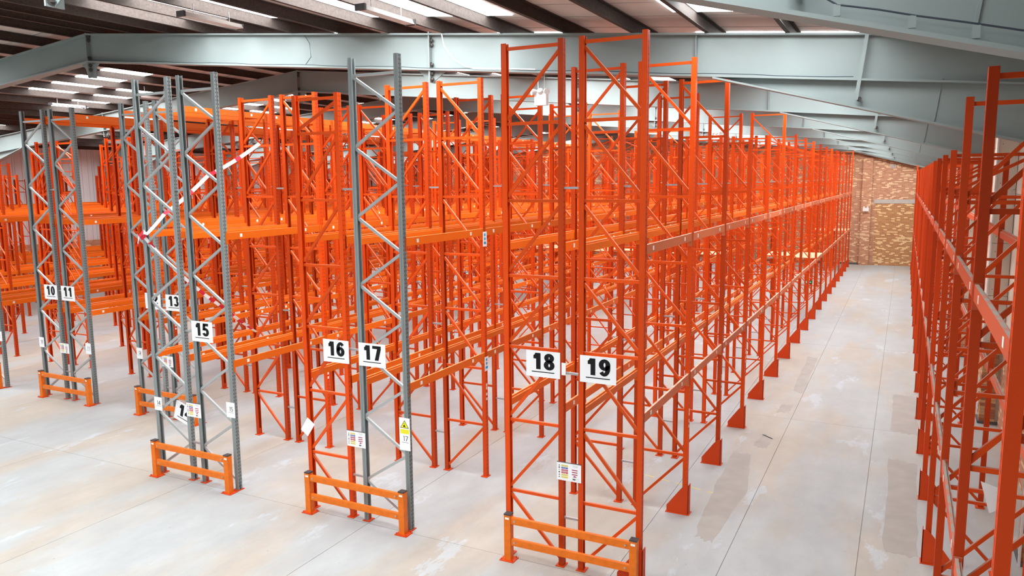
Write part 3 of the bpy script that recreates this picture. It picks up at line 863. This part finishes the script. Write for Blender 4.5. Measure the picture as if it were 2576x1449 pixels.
twin_spot(-5.75, 26.5, 6.80, ROOF(-5.75) - .650, 'small white twin-spot emergency light hanging deeper in the hall')
S = thing('emergency_light', 'white emergency light fixed to the far brick pier', 'light', (-2.15, YW - .30, 3.45), 'twin-spot emergency lights')
link('body', MB().box(-.17, -.06, -.1, .17, .08, .1).mesh('body', M_PLASTIC), S)
for s in (-1, 1): link('lamp_head', MB().tube([(s * .1, 0, .1), (s * .1, -.05, .16)], .05, 10).mesh('lh', M_PLASTIC), S)

def batten(x, y0, y1, z, lb):
    S = thing('batten_light', lb, 'light', (x, (y0 + y1) / 2, z), 'unlit batten lights')
    L = (y1 - y0) / 2
    link('housing', MB().prism([(-.08, .0), (.08, 0), (.045, .07), (-.045, .07)], -L, L).mesh('housing', M_PANEL), S)
    for s in (-1, 1): link('end_cap', MB().box(-.085, s * L - .02, -.012, .085, s * L + .02, .075).mesh('end_cap', M_CAP), S)
    for s in (-1, 1): link('hanger', MB().tube([(0, s * L * .6, .07), (0, s * L * .6, ROOF(x) - z)], .006, 6).mesh('hanger', M_STEEL), S)
batten(-10.45, 9.0, 10.25, 8.05, 'unlit fluorescent batten hanging by the bright rooflight, upper left of centre')
batten(-6.75, 8.8, 10.0, 7.72, 'unlit fluorescent batten under the large rooflight at the top centre')
batten(-25.0, 16.1, 17.3, 8.0, 'unlit fluorescent batten among the dark purlins at the left')
batten(-21.9, 17.0, 18.2, 8.15, 'unlit fluorescent batten behind the grey post top of rack fourteen')
def cable(name, pts, r, mt, lb):
    return tag(link(name, MB().tube(pts, r, 6).mesh(name, mt)), lb, 'cable')
pts = [(-7.55, 12.16, 8.0), (-7.5, 12.15, 7.8), (-7.3, 12.15, 7.55), (-7.05, 12.15, 7.40)]
x = -6.9
while x < -5.65: pts.append((x, 12.15, ROOF(x) - .60)); x += .3
cable('white_cable', pts, .011, M_CABLEW, 'white cable looping down and along the second portal frame')
pts = []
x = -17.2
while x < -.7: pts.append((x, 12.19, ROOF(x) - .60 - .012 * (math.sin(x * 3) > 0))); x += .35
cable('dark_cable', pts, .006, M_CABLED, 'thin dark cable clipped along the bottom edge of the second portal frame')
pts = [(-10.75, 12.19, ROOF(-10.8) - .03), (-10.62, 12.19, ROOF(-10.7) - .2), (-10.6, 12.19, ROOF(-10.6) - .45), (-10.75, 12.19, ROOF(-10.7) - .6)]
cable('dark_cable', pts, .006, M_CABLED, 'thin dark cable hanging down the web of the second portal frame, left of centre')
pts = [(-.62, 5.10, 6.62), (-.55, 5.09, 6.48), (-.42, 5.09, 6.395), (-.2, 5.09, 6.345), (.0, 5.09, 6.29), (.25, 5.09, 6.23), (.6, 5.09, 6.14), (1.2, 5.09, 5.98)]
cable('dark_cable', pts, .006, M_CABLED, 'dark double cable draped along the nearest haunch, top right')
for x in (-.42, -.02, .30):
    tag(link('cable_clip', MB().box(x - .02, 5.085, 6.40 - (x + .42) * .265 - .07, x + .02, 5.10, 6.40 - (x + .42) * .265).mesh('cable_clip', M_RAFT)),
        'white cable clip on the nearest haunch, %s' % {-.42: 'leftmost of three', -.02: 'middle of three', .30: 'rightmost of three'}[x], 'clip', 'haunch cable clips')
# timber and plastic lying in the near right rack
t = thing('timber_pallet', 'pale timber boards on the lower beams of the nearest right-hand rack', 'timber', (.55, Y20 + .8, 2.342))
for k in range(3): link('board', MB().box(0, k * .16, 0, .84, k * .16 + .12, .022).mesh('board', M_WOOD), t)
t = MB().prism([(-.10, .12), (.10, .06), (.07, -.10), (-.02, -.16)], -.002, .002)
tag(link('plastic_sheet', t.mesh('plastic_sheet', M_PLASTIC), None, (.82, 7.6, 2.62)), 'scrap of pale plastic sheet caught in the nearest right-hand rack', 'plastic sheet')
